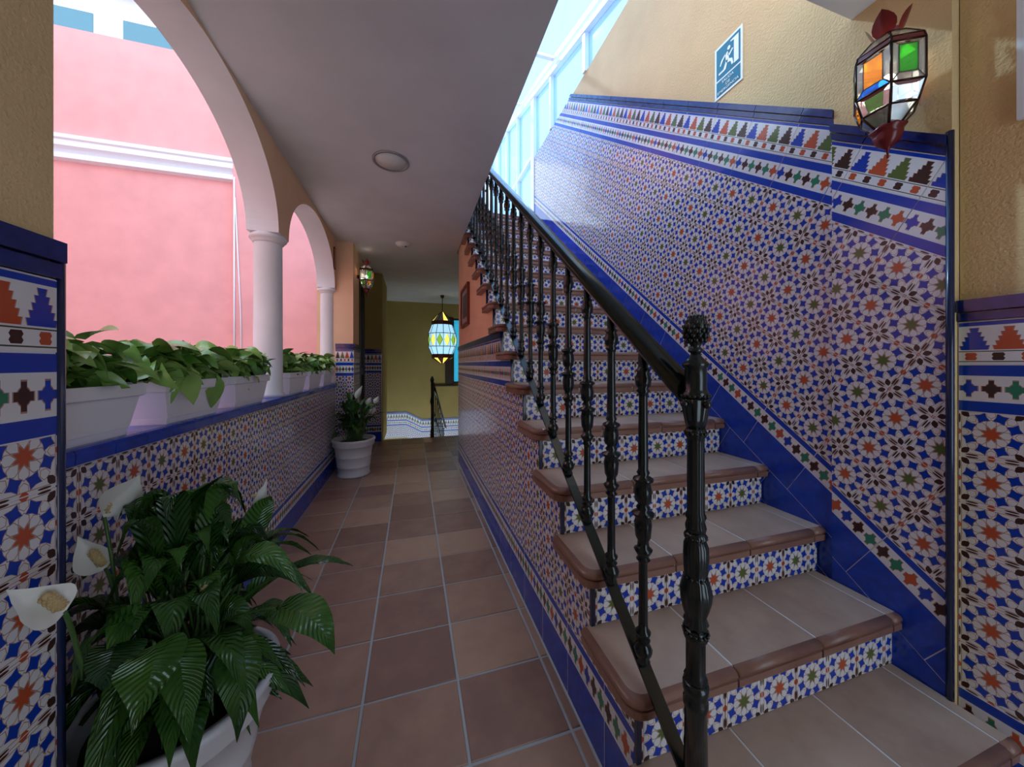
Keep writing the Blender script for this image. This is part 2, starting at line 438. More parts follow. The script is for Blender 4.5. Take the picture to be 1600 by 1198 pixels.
Z0A = 1.975
def arch(yc, a, b, y): q = 1-((y-yc)/a)**2; return Z0A+b*math.sqrt(max(0, q))
A1 = (1.725, .705, .515); A2 = (3.315, .705, .485)
ys = [(.40, Z0A), (A1[0]-A1[1], Z0A)]
for A in (A1, A2):
    for k in range(1, 48):
        w = PI*k/48; ys.append((A[0]-A[1]*math.cos(w), Z0A+A[2]*math.sin(w)))
    ys += [(A[0]+A[1], Z0A)]
    if A is A1: ys.append((A2[0]-A2[1], Z0A))
ys.append((4.30, Z0A))
ab_ = MB(); XA0, XA1 = -.975, XL+.003
for i in range(len(ys)-1):
    (ya, za), (yb, zb) = ys[i], ys[i+1]; n = len(ab_.v)
    ab_.v += [(XA1,ya,za),(XA1,yb,zb),(XA1,yb,ZC),(XA1,ya,ZC),(XA0,ya,za),(XA0,yb,zb),(XA0,yb,ZC+.3),(XA0,ya,ZC+.3)]
    ab_.face((n,n+1,n+2,n+3), 0); ab_.face((n+4,n+7,n+6,n+5), 0); ab_.face((n,n+4,n+5,n+1), 1)
struct(ab_.build('wall_arcade', [M['apricot'], M['white_paint']]), 'arcade wall with two round arches, white soffits and apricot face', 'wall')
def column(y, label):
    t = thing('column', label, 'column', (-.89, y, .94), 'white columns of the arcade')
    local(MB().lathe([(.088,.0),(.088,.02),(.078,.03),(.078,.3),(.076,.98),(.078,.985)], seg=40), 'shaft', M['white_paint'], t)
    local(MB().lathe([(.079,.98),(.086,.988),(.086,.996),(.098,1.003),(.104,1.014),(.100,1.026),(.094,1.030),(.094,1.036)], seg=40), 'capital', M['white_paint'], t)
column(2.52, 'white column with ring capital between the two arches'); column(4.11, 'white column with ring capital beside the tiled far pillar')

struct(MB().box((-.99, -1.4, -.05), (.60, -1.3, 2.8)).box((.60, -1.4, 2.15), (1.75, -1.3, 2.8)).build('wall_back_light_block', M['stucco']), 'unseen ochre wall added behind the viewer to block light, with an open doorway', 'wall')  # unseen wall added to cut light from behind; the doorway lets some through
struct(MB().box((-.99, -1.3, -.05), (-.85, .30, ZC)).build('wall_left_light_block', M['stucco']), 'unseen ochre wall added behind the near pillar to block light', 'wall')  # unseen, added so light enters only by the arches and skylight
# near pillar at the left edge
pl = struct(MB().box((-.99, .30, -.05), (XN-.015, .848, ZC)).build('wall_near_pillar', M['stucco']), 'rough ochre pillar with tiled dado in front of the planters', 'wall')
FN = Frame((XN, 0, 0), (0,1,0), (0,0,1), (1,0,0), pl); OFN = .838-2*CU
dado(FN, .31, .838, LV, CU, OFN)
MB().lathe([(.009, 0), (.009, 1.372)], (XN-.004, .842, 0), 12).build('edge_trim', M['dark_trim'], pl)

# far pillar with the sconce, the recessed door and the second pillar
fp = struct(MB().box((-.99, 4.068, -.05), (-.628, 4.49, ZC)).build('wall_far_pillar', M['apricot']), 'apricot pillar with tiled dado behind the far potted lily', 'wall')
FF = Frame((0, 4.06, 0), (1,0,0), (0,0,1), (0,-1,0), fp); CX = .093
dado(FF, XL, -.622, LV, CX, XL)
FF2 = Frame((-.62, 0, 0), (0,1,0), (0,0,1), (1,0,0), fp); dado(FF2, 4.062, 4.485, LV, CU, 4.062)
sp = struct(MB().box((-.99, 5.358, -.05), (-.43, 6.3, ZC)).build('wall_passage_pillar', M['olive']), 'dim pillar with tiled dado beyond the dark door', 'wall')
FS = Frame((0, 5.35, 0), (1,0,0), (0,0,1), (0,-1,0), sp); dado(FS, -.86, -.435, LV, .105, -.86)
dr = struct(bpy.data.objects.new('door_1', None), 'dark wooden glazed door in the passage wall', 'door'); COL.objects.link(dr); dr.location = (-.72, 4.92, 0)
for y in (4.49, 4.88, 5.27): MB().box((-.74, y, 0), (-.67, y+.08, 2.3)).build('door_post', M['wood_dark'], dr)
for z in (.02, 1.0, 2.22): MB().box((-.73, 4.57, z), (-.68, 5.27, z+.10)).build('door_rail', M['wood_dark'], dr)
for y in (4.575, 4.965): MB().box((-.712, y, .12), (-.704, y+.30, 1.0)).build('door_panel', M['wood_dark'], dr); MB().box((-.710, y, 1.1), (-.704, y+.30, 2.22)).build('door_pane', M['glass_clear'], dr)
MB().box((-.895, 4.492, 2.3), (-.66, 5.345, ZC)).build('door_lintel', M['apricot'], dr)
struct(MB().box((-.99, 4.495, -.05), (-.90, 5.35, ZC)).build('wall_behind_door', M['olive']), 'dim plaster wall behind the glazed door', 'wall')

struct(MB().box((-1.09, 6.302, -2.2), (-.992, 7.75, ZC)).build('wall_stairwell_light_block', M['olive']), 'unseen wall added beside the descending stairwell to block daylight', 'wall')  # unseen, added to stop side light brightening the stairwell
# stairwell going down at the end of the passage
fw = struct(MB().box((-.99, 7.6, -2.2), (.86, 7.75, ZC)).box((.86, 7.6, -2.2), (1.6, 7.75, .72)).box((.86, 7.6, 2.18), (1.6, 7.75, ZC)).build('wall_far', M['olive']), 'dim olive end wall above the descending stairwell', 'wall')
FW = Frame((0, 7.592, 0), (1,0,0), (0,0,1), (0,-1,0), fw)
def ftop(x): return .13 if x < -.12 else (.13-.55*(x+.12) if x < .2 else -.046)
for x in [-.9+.11*i for i in range(22)]:
    a, b = ftop(x), ftop(x+.11)
    for nm, t0, t1, mt, uvs in (('cap_tile', -.035, 0, 'navy', (0,0,1,1)), ('frieze_tile', -.17, -.035, 'trees', (0,0,2,1)), ('border_tile', -.29, -.17, 'border', (0,0,3,1)), ('wall_tile', -.56, -.29, 'zellige', (0,0,1,2))):
        m = MB(); q = [(x+.001, 7.588, a+t0), (x+.109, 7.588, b+t0), (x+.109, 7.588, b+t1), (x+.001, 7.588, a+t1)]
        m.v = q+[(p[0], 7.6, p[2]) for p in q]; u = uvs
        m.face((0,1,2,3), 0, [(u[0],u[1]),(u[2],u[1]),(u[2],u[3]),(u[0],u[3])])
        for i in range(4): m.face((i, i+4, (i+1) % 4+4, (i+1) % 4), 0, [(.03,.03)]*4)
        m.build(nm, M[mt], fw)
struct(MB().box((-.99, 5.45, -2.3), (1.6, 7.75, -2.2)).build('floor_lower', M['floor_clay']), 'dim floor at the bottom of the descending stairwell', 'floor')
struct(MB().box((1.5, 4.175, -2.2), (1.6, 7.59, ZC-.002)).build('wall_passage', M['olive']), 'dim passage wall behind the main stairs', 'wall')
w1 = struct(bpy.data.objects.new('window_1', None), 'dark framed window glowing cyan in the end wall', 'window'); COL.objects.link(w1); w1.location = (1.1, 7.62, .72)
MB().box((.70, 7.57, .70), (.88, 7.6, 2.2)).build('shutter', M['wood_dark'], w1)
for x in (.86, 1.12, 1.46): MB().box((x, 7.60, .72), (x+.04, 7.66, 2.18)).build('window_frame', M['wood_dark'], w1)
for z in (.72, 2.14): MB().box((.86, 7.60, z), (1.5, 7.66, z+.04)).build('window_rail', M['wood_dark'], w1)
for x in (.90, 1.16): MB().box((x, 7.63, .76), (x+.30 if x > 1 else 1.12, 7.636, 2.14)).build('pane', M['glass_cyan'], w1)
MB().box((.40, 7.54, .66), (1.5, 7.6, .69)).build('window_sill', M['wood_dark'], w1)
rl = thing('stairwell_railing', 'dark iron railing at the head of the descending stairs', 'railing', (.42, 5.5, 0))
for k in range(9):
    y = 5.46+.2*k; x = .30+.045*k*.9; z0 = -.13*k if k else 0
    MB().lathe([(.012,0),(.018,.02),(.009,.06),(.009,.40),(.02,.44),(.009,.5),(.009,.88)], (x, y, z0), 8).build('baluster', M['iron'], rl)
MB().tube([(.30, 5.46, .9), (.66, 7.06, -.15)], .022).build('handrail', M['iron'], rl)
MB().lathe([(.03,0),(.03,.1),(.02,.14),(.02,.5),(.035,.56),(.02,.64),(.02,.86),(.032,.9),(.012,.96)], (.30, 5.42, 0), 12).build('newel_post', M['iron'], rl)

# ------------------------------------------------------------------ staircase
st = thing('staircase', 'terracotta staircase with patterned tile risers climbing to the upper floor', 'staircase', (1.0, .48, 0))
prof = [(.48, 0)]
for k in range(1, NT+1):
    prof.append((sy(k)-GO, sz(k)-.012)); prof.append((sy(k), sz(k)-.012))
prof = [(.482, 0)]+prof[1:]; prof += [(3.98, sz(NT)-.012), (3.98, 0)]
pr2 = [p for p in prof if p[0] <= 3.98 or True]
cm = MB()
for k in range(1, NT+1):                     # solid body, one block under each tread
    ya = sy(k)-GO+.004; yb = sy(k)+.004 if k < NT else 4.135
    z0 = 0 if ya < 3.98 else max(0, ZC+.02)
    if ya < 3.98 < yb: cm.box((XS+.008, ya, 0), (XW-.002, 3.98, sz(k)-.012)); cm.box((XS+.008, 3.98, ZC), (XW-.002, yb, sz(k)-.012))
    else: cm.box((XS+.008, ya, z0), (XW-.002, yb, sz(k)-.012))
cm.build('stair_body', M['apricot'], st)
OH, THK = .032, .048
def outline(xa, xb, ya, yb, ins, rl_):       # tread outline, rounded front-left corner when rl_
    if rl_:
        r = .045; pts = [(xb, ya+ins), (xb, yb), (xa+ins, yb)]
        for q in range(5):
            w = PI+PI/2*q/4; pts.append((xa+ins+(r-ins*.5)*(1+math.cos(w)), ya+ins+(r-ins*.5)*(1+math.sin(w))))
        return pts
    return [(xb, ya+ins), (xb, yb), (xa, yb), (xa, ya+ins)]
def tread(xa, xb, left, ya, yb, name='tread_tile'):
    lev = [(-THK, .005), (-THK+.004, .002), (-.026, .002), (-.024, .007), (-.022, .007), (-.019, .001), (-.012, 0), (-.006, .003), (-.002, .009), (0, .020)]
    m = MB(); n = None
    for q, (z, ins) in enumerate(lev):
        o = outline(xa, xb, ya, yb, ins, left); k = len(o)
        n0 = len(m.v); m.v += [(x, y, z) for x, y in o]
        if q == 0: m.face(list(range(k))[::-1], 1)
        else:
            for i in range(k): m.face((n0-k+i, n0-k+(i+1) % k, n0+(i+1) % k, n0+i), 1, smooth=q > 5)
    m.face(range(n0, n0+k), 0)
    return m.mesh(name, [M['tread_clay'], M['nosing_clay']])
XJ = [XS-.034, .81, 1.125, 1.443, 1.4885]
tm = [tread((XJ[i]+.0035 if i else XJ[i]), XJ[i+1]-.0035, i == 0, -GO-OH, 0) for i in range(4)]
gb = MB()
tmw = tread(XJ[3]+.0035, 1.503, False, -GO-OH, 0)
for k in range(1, NT+1):
    for i in range(4): link('tread_tile', tmw if i == 3 and k > 2 else tm[i], st, (0, sy(k), sz(k)))
    gb.box((XS+.04, sy(k)-GO-OH+.0105, sz(k)-THK+.006), (1.486, sy(k)-.001, sz(k)-.020)); gb.box((XS+.04, sy(k)-GO-OH+.022, sz(k)-.021), (1.486, sy(k)-.001, sz(k)-.001))
gb.build('joint_mortar', M['grout'], st)
FRi = []
for k in range(0, NT):                       # riser above tread k (k=0: the first one from the floor)
    y = sy(k); za = sz(k) if k else 0; zb = sz(k+1)-THK
    if k == 0: y = sy(1)-GO
    F = Frame((0, y-.004, za), (1,0,0), (0,0,1), (0,-1,0), st)
    F.id = 5.0
    F.rows('riser_tile', .533, 1.499, 0, zb-za, .262, 1, 'zellige', lambda u, v: ((u-.533)/.131, (v+.012)/.135), .533)
    MB().box((XS-.001, y-.006, za), (XS+.012, y+.004, zb)).build('riser_trim', M['dark_trim'], st)
MB().box((XS+.008, 4.136, 2.902), (1.497, 7.4, 2.956)).build('landing', M['tread_clay'], st)

# tiled side wall of the stair
ws = struct(MB().box((XS+.0005, .52, 0), (XS+.0078, 3.978, .15)).build('wall_stair_side', M['grout']), 'tiled side wall under the stair flight facing the corridor', 'wall')
FSd = Frame((XS, 0, 0), (0,1,0), (0,0,1), (-1,0,0), ws)
def strip(k):
    ya = sy(k)-GO; yb = sy(k)
    if k == 1: ya = .484
    return lambda F: [(-1, 0, -ya), (1, 0, min(yb, 3.975)), (0, 1, sz(k)-.03)]
regs = [strip(k) for k in range(1, NT+1)]
LS = dict(skirt=(0,.146), cross=(.146,.25), pat=(.25,1.02), bord=(1.02,1.17), tree=(1.17,1.309), cap1=(1.309,1.355))
dado(FSd, .484, 3.975, LS, CU, .60, regions=regs)

# ------------------------------------------------------------------ right: stair wall, pilaster, recess
wr = struct(MB().box((XW+.0085, .80, 0), (1.75, 4.17, 3.81)).build('wall_stair', M['stucco']), 'ochre stair wall with a tiled dado rising along the steps', 'wall')
TH = math.atan(.80*.867); E1 = (0, .867*math.cos(TH), math.sin(TH)); E2 = (0, -.867*math.sin(TH), math.cos(TH))
def reg_yz(ya, yb, za, zb):
    def f(F):
        out = []
        for (ny, nz, cc) in ((-1,0,-ya), (1,0,yb), (0,-1,-za), (0,1,zb)):
            out.append((ny*F.e1.y+nz*F.e1.z, ny*F.e2.y+nz*F.e2.z, cc-ny*F.O.y-nz*F.O.z))
        return out
    return f
def slope_dado(F, ua, ub, reg, off=0.0):
    cu = .135; du = .27; kw = dict(regions=[reg]); p = [(ua-1, -.495), (ub+1, -.495), (ub+1, 1.045), (ua-1, 1.045)]
    for h in reg(F): p = clip(p, *h)
    F.bed([p])
    for va, vb in ((-.495, -.358), (-.358, -.221), (-.221, -.084)): F.rows('skirting_tile', ua, ub, va, vb, du, 1, 'blue', lambda u, v: (u, v), off+(.1 if va < -.3 else 0), **kw)
    F.rows('border_tile', ua, ub, -.084, 0, du, 1, 'crosses', lambda u, v: ((u-off)/du*6, (v+.084)/.084), off, **kw)
    F.rows('wall_tile', ua, ub, 0, .80, du, .1333, 'zellige', lambda u, v: ((u-off)/cu, v/.1333), off, **kw)
    F.rows('border_tile', ua, ub, .80, .925, du, 1, 'border', lambda u, v: ((u-off)/du*6, (v-.80)/.125), off, **kw)
    F.rows('frieze_tile', ua, ub, .925, 1.045, du, 1, 'trees', lambda u, v: ((u-off)/du*4, (v-.925)/.12), off, **kw)
    F.rows('cap_tile', ua, ub, 1.045, 1.068, du, 1, 'navy', lambda u, v: (u, v), off, proud=.006, th=.014, **kw)
    F.rows('cap_tile', ua, ub, 1.068, 1.095, du, 1, 'navy', lambda u, v: (u, v), off, proud=.014, th=.022, **kw)
FWr = Frame((XW, .6814, .625), E1, E2, (-1,0,0), wr)
slope_dado(FWr, -.3, 6.0, reg_yz(.853, 4.168, .02, 3.806), .05)
wp = struct(MB().box((XP+.0085, .568, 0), (1.75, .852, 2.38)).build('wall_pilaster', M['stucco']), 'ochre pilaster with tilted tile dado at the foot of the stairs', 'wall')
FP = Frame((XP, .6814, .57), E1, E2, (-1,0,0), wp)
slope_dado(FP, -.6, 1.4, reg_yz(.572, .853, .02, 2.3), .03)
MB().lathe([(.0085, 0), (.0085, 1.64)], (XP-.001, .568, .182), 12).build('edge_trim', M['dark_trim'], wp)
rc = struct(MB().box((XR+.0085, -1.3, 0), (1.75, .566, 2.376)).build('wall_right', M['stucco']), 'rough ochre wall with level tile dado beside the stair foot', 'wall')
FR_ = Frame((XR, 0, 0), (0,1,0), (0,0,1), (-1,0,0), rc)
LR = dict(skirt=(0,.105), cross=(.105,.2136), pat=(.2136,1.015), bord=(1.015,1.148), tree=(1.148,1.272), cap1=(1.272,1.298), cap2=(1.298,1.335))
dado(FR_, -1.2, .5665, LR, CU, .5665-2*CU)

# clerestory glazing and glass roof over the stairs
w2 = struct(bpy.data.objects.new('window_2', None), 'white framed clerestory glazing above the stair wall', 'window'); COL.objects.link(w2); w2.location = (XW, 4.2, 3.81)
def zr(y): return 4.04+.32*(y-2.35)
def fpost(y0, y1, z0, name='window_post', x0=XW-.01, x1=XW+.07): MB().prism([(x0,y0,z0),(x0,y1,z0),(x0,y1,zr(y1)),(x0,y0,zr(y0))], (x1-x0,0,0)).build(name, M['white_frame'], w2)
for y in (1.0, 1.9, 2.72, 3.5): fpost(y, y+.045, 3.81)
fpost(4.05, 4.17, 2.95)
for y in (4.75, 5.35, 5.95, 6.55): fpost(y, y+.05, 2.95)
for a, b, nm in ((.0, .045, 'window_rail'), (.10, .13, 'gutter')):
    MB().prism([(XW-.02, 1.0, zr(1.0)+a), (XW-.02, 7.0, zr(7)+a), (XW-.02, 7.0, zr(7)+b), (XW-.02, 1.0, zr(1)+b)], (.1,0,0)).build(nm, M['white_frame'], w2)
MB().box((XW-.005, 4.17, 2.95), (XW+.07, 7.0, 3.02)).build('window_rail', M['white_frame'], w2); MB().box((XW-.005, 4.17, 3.86), (XW+.07, 7.0, 3.91)).build('window_rail', M['white_frame'], w2)
def pane(y0, y1, z0): MB().prism([(XW+.03,y0,z0),(XW+.03,y1,z0),(XW+.03,y1,zr(y1)),(XW+.03,y0,zr(y0))], (.006,0,0)).build('pane', M['glass'], w2)
for y0, y1 in ((1.045,1.9),(1.945,2.72),(2.765,3.5),(3.545,4.05)): pane(y0, y1, 3.81)
for y0, y1 in ((4.17,4.75),(4.8,5.35),(5.4,5.95),(6.0,6.55)): pane(y0, y1, 3.02)
w3 = struct(bpy.data.objects.new('window_3', None), 'sloping glass roof with white bars over the stairs', 'window'); COL.objects.link(w3); w3.location = (1.0, 3.5, 4.4)
for y in (1.0, 2.2, 3.4, 4.6, 5.8, 6.95):
    MB().prism([(-.9, y, zr(y)+.13), (-.9, y+.06, zr(y)+.15), (-.9, y+.06, zr(y)+.19), (-.9, y, zr(y)+.17)], (2.5,0,0)).build('roof_bar', M['white_frame'], w3)
for x in (-.9, .3, 1.5):
    MB().prism([(x, 1.0, zr(1)+.13), (x, 7.0, zr(7)+.13), (x, 7.0, zr(7)+.18), (x, 1.0, zr(1)+.18)], (.05,0,0)).build('roof_rafter', M['white_frame'], w3)
for x in (-.85, .35):
    for y in (1.06, 2.26, 3.46, 4.66, 5.86):
        MB().prism([(x, y, zr(y)+.15), (x, y+1.12, zr(y+1.12)+.15), (x, y+1.12, zr(y+1.12)+.156), (x, y, zr(y)+.156)], (1.15,0,0)).build('pane', M['glass'], w3)
w4 = struct(bpy.data.objects.new('window_4', None), 'white framed end glazing at the head of the stairs', 'window'); COL.objects.link(w4); w4.location = (1.0, 7.0, 2.95)
for x in (.5, .83, 1.16, 1.47): MB().box((x, 6.98, 2.95), (x+.045, 7.03, 5.5)).build('window_post', M['white_frame'], w4)
for z in (2.95, 3.9, 4.8): MB().box((.5, 6.98, z), (1.5, 7.03, z+.05)).build('window_rail', M['white_frame'], w4)
for x in (.545, .875, 1.205): MB().box((x, 7.0, 3.0), (x+.285, 7.006, 5.4)).build('pane', M['glass'], w4)

# ------------------------------------------------------------------ iron railing
XB = .55; MS = RI/GO
def nose(y): return sz(1)+MS*(y-(sy(1)-GO-OH))
rg = thing('stair_railing', 'dark green cast iron stair railing with turned balusters and handrail', 'railing', (XB, .545, Z1))
yb0, yb1 = .56, 4.45
def sweep(prof, ya, yb, dz, name, mat, cap=True):
    m = MB(); n = len(prof)
    for y in (ya, yb):
        for x, z in prof: m.v.append((XB+x, y, nose(y)+dz+z))
    m.face(range(n)); m.face(range(2*n-1, n-1, -1))
    for i in range(n): j = (i+1) % n; m.face((i, j, n+j, n+i), smooth=False)
    return m.build(name, mat, rg)
sweep([(-.016,0),(.016,0),(.016,.010),(-.016,.010)], .53, yb1, .012, 'bottom_bar', M['iron'])
HR = .80
def hz(y): return 1.107+.80*(y-.582)
m = MB(); pf = [(-.024,-.012),(-.027,.0),(-.026,.012),(-.018,.022),(0,.026),(.018,.022),(.026,.012),(.027,.0),(.024,-.012)]
for y in (.565, yb1):
    for x, z in pf: m.v.append((XB+x, y, hz(y)+z))
n = len(pf); m.face(range(n)); m.face(range(2*n-1, n-1, -1))
for i in range(n): m.face((i, (i+1) % n, n+(i+1) % n, n+i), smooth=1 <= i <= 6)
m.build('handrail', M['iron'], rg)
m = MB(); pf = [(-.012,-.030),(.012,-.030),(.012,-.012),(-.012,-.012)]
for y in (.565, yb1):
    for x, z in pf: m.v.append((XB+x, y, hz(y)+z))
m.face((0,1,2,3)); m.face((7,6,5,4))
for i in range(4): m.face((i, (i+1) % 4, 4+(i+1) % 4, 4+i))
m.build('rail_bar', M['iron'], rg)
bp = [(.010,0),(.013,.004),(.010,.012),(.015,.022),(.017,.032),(.013,.043),(.008,.05),(.013,.055),(.008,.061),(.013,.068),(.014,.074),(.009,.080),
 (.0085,.10),(.008,.235),(.0085,.24),(.013,.246),(.009,.252),(.014,.262),(.017,.27),(.011,.276),(.010,.29),(.014,.30),(.016,.33),(.014,.345),(.020,.352),(.020,.357),(.010,.362),(.013,.370),(.009,.377),(.015,.386),(.016,.41),(.013,.428),(.019,.434),(.018,.439),(.009,.445),(.012,.452),(.009,.46),
 (.0095,.48),(.008,.63),(.0085,.64),(.013,.646),(.009,.652),(.014,.66),(.015,.675),(.011,.69),(.014,.696),(.009,.702),(.009,.735)]
k = 0
y = .706; bal = None
L0 = hz(y)-.03-(nose(y)+.022)
while y < yb1-.05:
    L = hz(y)-.028-(nose(y)+.022)
    key = round(L, 3)
    mbm = MB().lathe([(r*1.32, z*L/.735) for r, z in bp], seg=12).mesh('baluster', [M['iron']])
    link('baluster', mbm, rg, (XB, y, nose(y)+.020)); y += .139
def npx(y): return 1.15-(y-568.8)/524*.679-Z1
nw = local(MB().lathe([(.024,0),(0.0206,npx(1105)),(0.0232,npx(1100)),(0.0232,npx(1090)),(0.0198,npx(1085)),(0.0241,npx(1076)),(0.0241,npx(1066)),(0.0189,npx(1062))], seg=24), 'newel_post', M['iron'], rg)
local(MB().lathe([(0.0181,npx(1064)),(0.0215,npx(1058)),(0.0172,npx(1050)),(0.0172,npx(1000)),(0.0215,npx(994)),(0.0215,npx(986)),(0.0172,npx(980))], seg=40, flute=20, amp=.05), 'fluted_drum', M['iron'], nw)
local(MB().lathe([(0.0172,npx(982)),(0.0224,npx(972)),(0.0181,npx(962)),(0.0224,npx(952)),(0.0267,npx(938)),(0.0284,npx(925)),(0.0232,npx(905)),(0.0189,npx(900)),(0.0215,npx(890)),(0.0224,npx(870)),(0.0215,npx(852)),(0.0172,npx(842)),(0.0206,npx(836)),(0.0155,npx(830))], seg=36, flute=9, amp=.09), 'carved_bulb', M['iron'], nw)
local(MB().lathe([(0.0163,npx(832)),(0.0189,npx(822)),(0.0155,npx(812)),(0.0189,npx(805)),(0.0155,npx(800)),(0.0151,npx(690)),(0.0155,npx(684)),(0.0189,npx(680)),(0.0189,npx(672)),(0.0155,npx(668))], seg=40, flute=14, amp=.07), 'fluted_shaft', M['iron'], nw)
local(MB().lathe([(0.0155,npx(670)),(0.0198,npx(655)),(0.0232,npx(640)),(0.0249,npx(632)),(0.0249,npx(624)),(0.0206,npx(620))], seg=36, flute=8, amp=.07), 'vase', M['iron'], nw)
local(MB().lathe([(0.0249,npx(621)),(0.0258,npx(616)),(0.0224,npx(611)),(0.0202,npx(607)),(0.0202,npx(575)),(0.0249,npx(571)),(0.0249,npx(568)),(0.0172,npx(562)),(0.0103,npx(556)),(0.0086,npx(550))], seg=28), 'collar', M['iron'], nw)
m = MB().lathe([(0.0086,npx(552)),(0.0138,npx(549)),(0.0138,npx(546)),(0.0077,npx(543)),(0.0103,npx(539)),(0.0163,npx(531)),(0.0206,npx(520)),(0.0215,npx(511)),(0.0189,npx(501)),(0.0120,npx(494)),(0.0026,npx(490))], seg=28)
for r in range(6):
    for q in range(11):
        zz = npx(532-r*7); rad = (.0175,.020,.0215,.0205,.017,.012)[r]; a = 2*PI*(q+.5*(r % 2))/11
        m.sphere((rad*math.cos(a), rad*math.sin(a), zz), .0046, 6, 4, sz=1.3)
local(m, 'pinecone_finial', M['iron'], nw)
for zz, rr, nb in ((npx(985), .0225, 16), (npx(900), .0205, 14), (npx(838), .019, 14), (npx(676), .0195, 14), (npx(618), .0255, 18)):
    for q in range(nb): local(MB().sphere((rr*math.cos(2*PI*q/nb), rr*math.sin(2*PI*q/nb), zz), .0036, 6, 4), 'bead', M['iron'], nw)
for rx, ry in ((.028,0),(-.028,0),(0,-.028)): local(MB().sphere((rx, ry, npx(630)), .008, 8, 6), 'rosette', M['iron'], nw)

# ------------------------------------------------------------------ courtyard beyond the arches
struct(MB().box((-14, -6, -.2), (-1.0, 6.2, -.02)).build('floor_courtyard', M['courtyard']), 'plain courtyard ground outside the arcade', 'ground')
pw = struct(MB().box((-12, 6.0, -.1), (-1.0, 6.3, 5.66)).build('wall_courtyard', M['pink']), 'tall salmon pink courtyard wall seen through the arches', 'wall')
pc = onY(364, 300, 5.9)
struct(MB().box((pc.x, 5.9, -.1), (-1.0, 6.0, 6.5)).build('wall_courtyard_side', M['pink']), 'plain salmon pink wall projecting beside the white moulding', 'wall')
struct(MB().box((-5.9, -4.3, -.1), (-5.6, 6.0, 5.66)).build('wall_courtyard_left_bounce', M['pink']), 'unseen salmon pink wall added opposite the arcade for pink bounce light', 'wall')  # out of view, added so light through the arches turns pink
struct(MB().box((-5.6, -4.3, -.1), (-1.0, -4.0, 5.66)).build('wall_courtyard_back_bounce', M['pink']), 'unseen salmon pink wall added behind the viewer for pink bounce light', 'wall')  # out of view too, added to close the courtyard for pink bounce
md = [(0, 3.86), (.07, 3.88), (.07, 3.94), (.03, 3.97), (.10, 4.03), (.10, 4.10), (.12, 4.12), (.12, 4.17), (0, 4.19)]
mdo = MB().prism([(-12, 6.0-a, z) for a, z in md], (pc.x+12, 0, 0)).build('trim_1', M['white_frame'])
struct(mdo, 'white stepped moulding running across the pink wall', 'moulding')
cbl = thing('cable', 'thin white cable running down the pink wall', 'cable', (pc.x, 5.89, 0))
MB().tube([(pc.x+.02, 5.89, 0), (pc.x+.02, 5.89, 3.9)], .011, 6).build('cable_run', M['white_frame'], cbl)
MB().tube([(pc.x+.12, 5.89, 0), (pc.x+.10, 5.89, 1.9), (pc.x+.03, 5.89, 3.6)], .008, 6).build('cable_run', M['white_frame'], cbl)
ub = thing('white_building', 'white upper storey with pale cyan windows above the pink wall', 'building', (-5, 6.6, 5.6))
MB().box((-12, 6.6, 5.0), (-1.0, 7.5, 8.3)).build('facade', M['white_frame'], ub); MB().box((-12, 6.2, 6.9), (-1.0, 6.6, 7.0)).build('eave', M['white_frame'], ub)  # facade carried up out of view to keep sun off the planters
MB().box((-12, 6.36, 6.72), (-1.5, 6.44, 6.80)).build('gutter', M['white_frame'], ub)
for x0, x1 in ((-5.9, -4.55), (-4.2, -2.75), (-8, -6.4)):
    MB().box((x0-.06, 6.56, 5.45), (x1+.06, 6.6, 6.42)).build('window_frame', M['white_frame'], ub); MB().box((x0, 6.55, 5.5), (x1, 6.57, 6.36)).build('pane', M['glass_cyan'], ub)

# ------------------------------------------------------------------ planter boxes and pothos
def leaf_mesh(L, W, bend, fold, heart=True, seg=7, name='leaf', mats=None, curl=0):
    m = MB(); rows = seg+1
    for i in range(rows):
        s = i/seg
        w = W*(math.sin(PI*min(1, s**.62))**.85 if heart else math.sin(PI*s**.85)**.9)*.5+.0008
        if s >= 1: w = .0006
        x = L*s*math.cos(bend*s*.5); z = -L*s*math.sin(bend*s*.6)
        for t in (-1, -.5, 0, .5, 1):
            m.v.append((x-(.10*L*abs(t) if heart and i < 2 else 0), w*t, z+fold*abs(t)*w+curl*L*math.sin(9*s+t)*.02))
    for i in range(seg):
        for j in range(4): a = i*5+j; m.face((a, a+1, a+6, a+5), 0, smooth=True)
    return m.mesh(name, mats or [M['pothos_leaf']])
PL = [leaf_mesh(.105+.02*(i % 3), .075+.008*(i % 2), .5+.35*i, .35-.06*(i % 3)) for i in range(5)]
boxes = [(.88, 1.345, 46), (1.417, 1.83, 52), (1.887, 2.30, 46), (2.63, 3.04, 40), (3.10, 3.51, 36), (3.57, 3.98, 34)]
blab = ['beside the ochre near pillar', 'second along from the near pillar', 'just before the middle column', 'just after the middle column', 'second along after the middle column', 'beside the tiled far pillar']
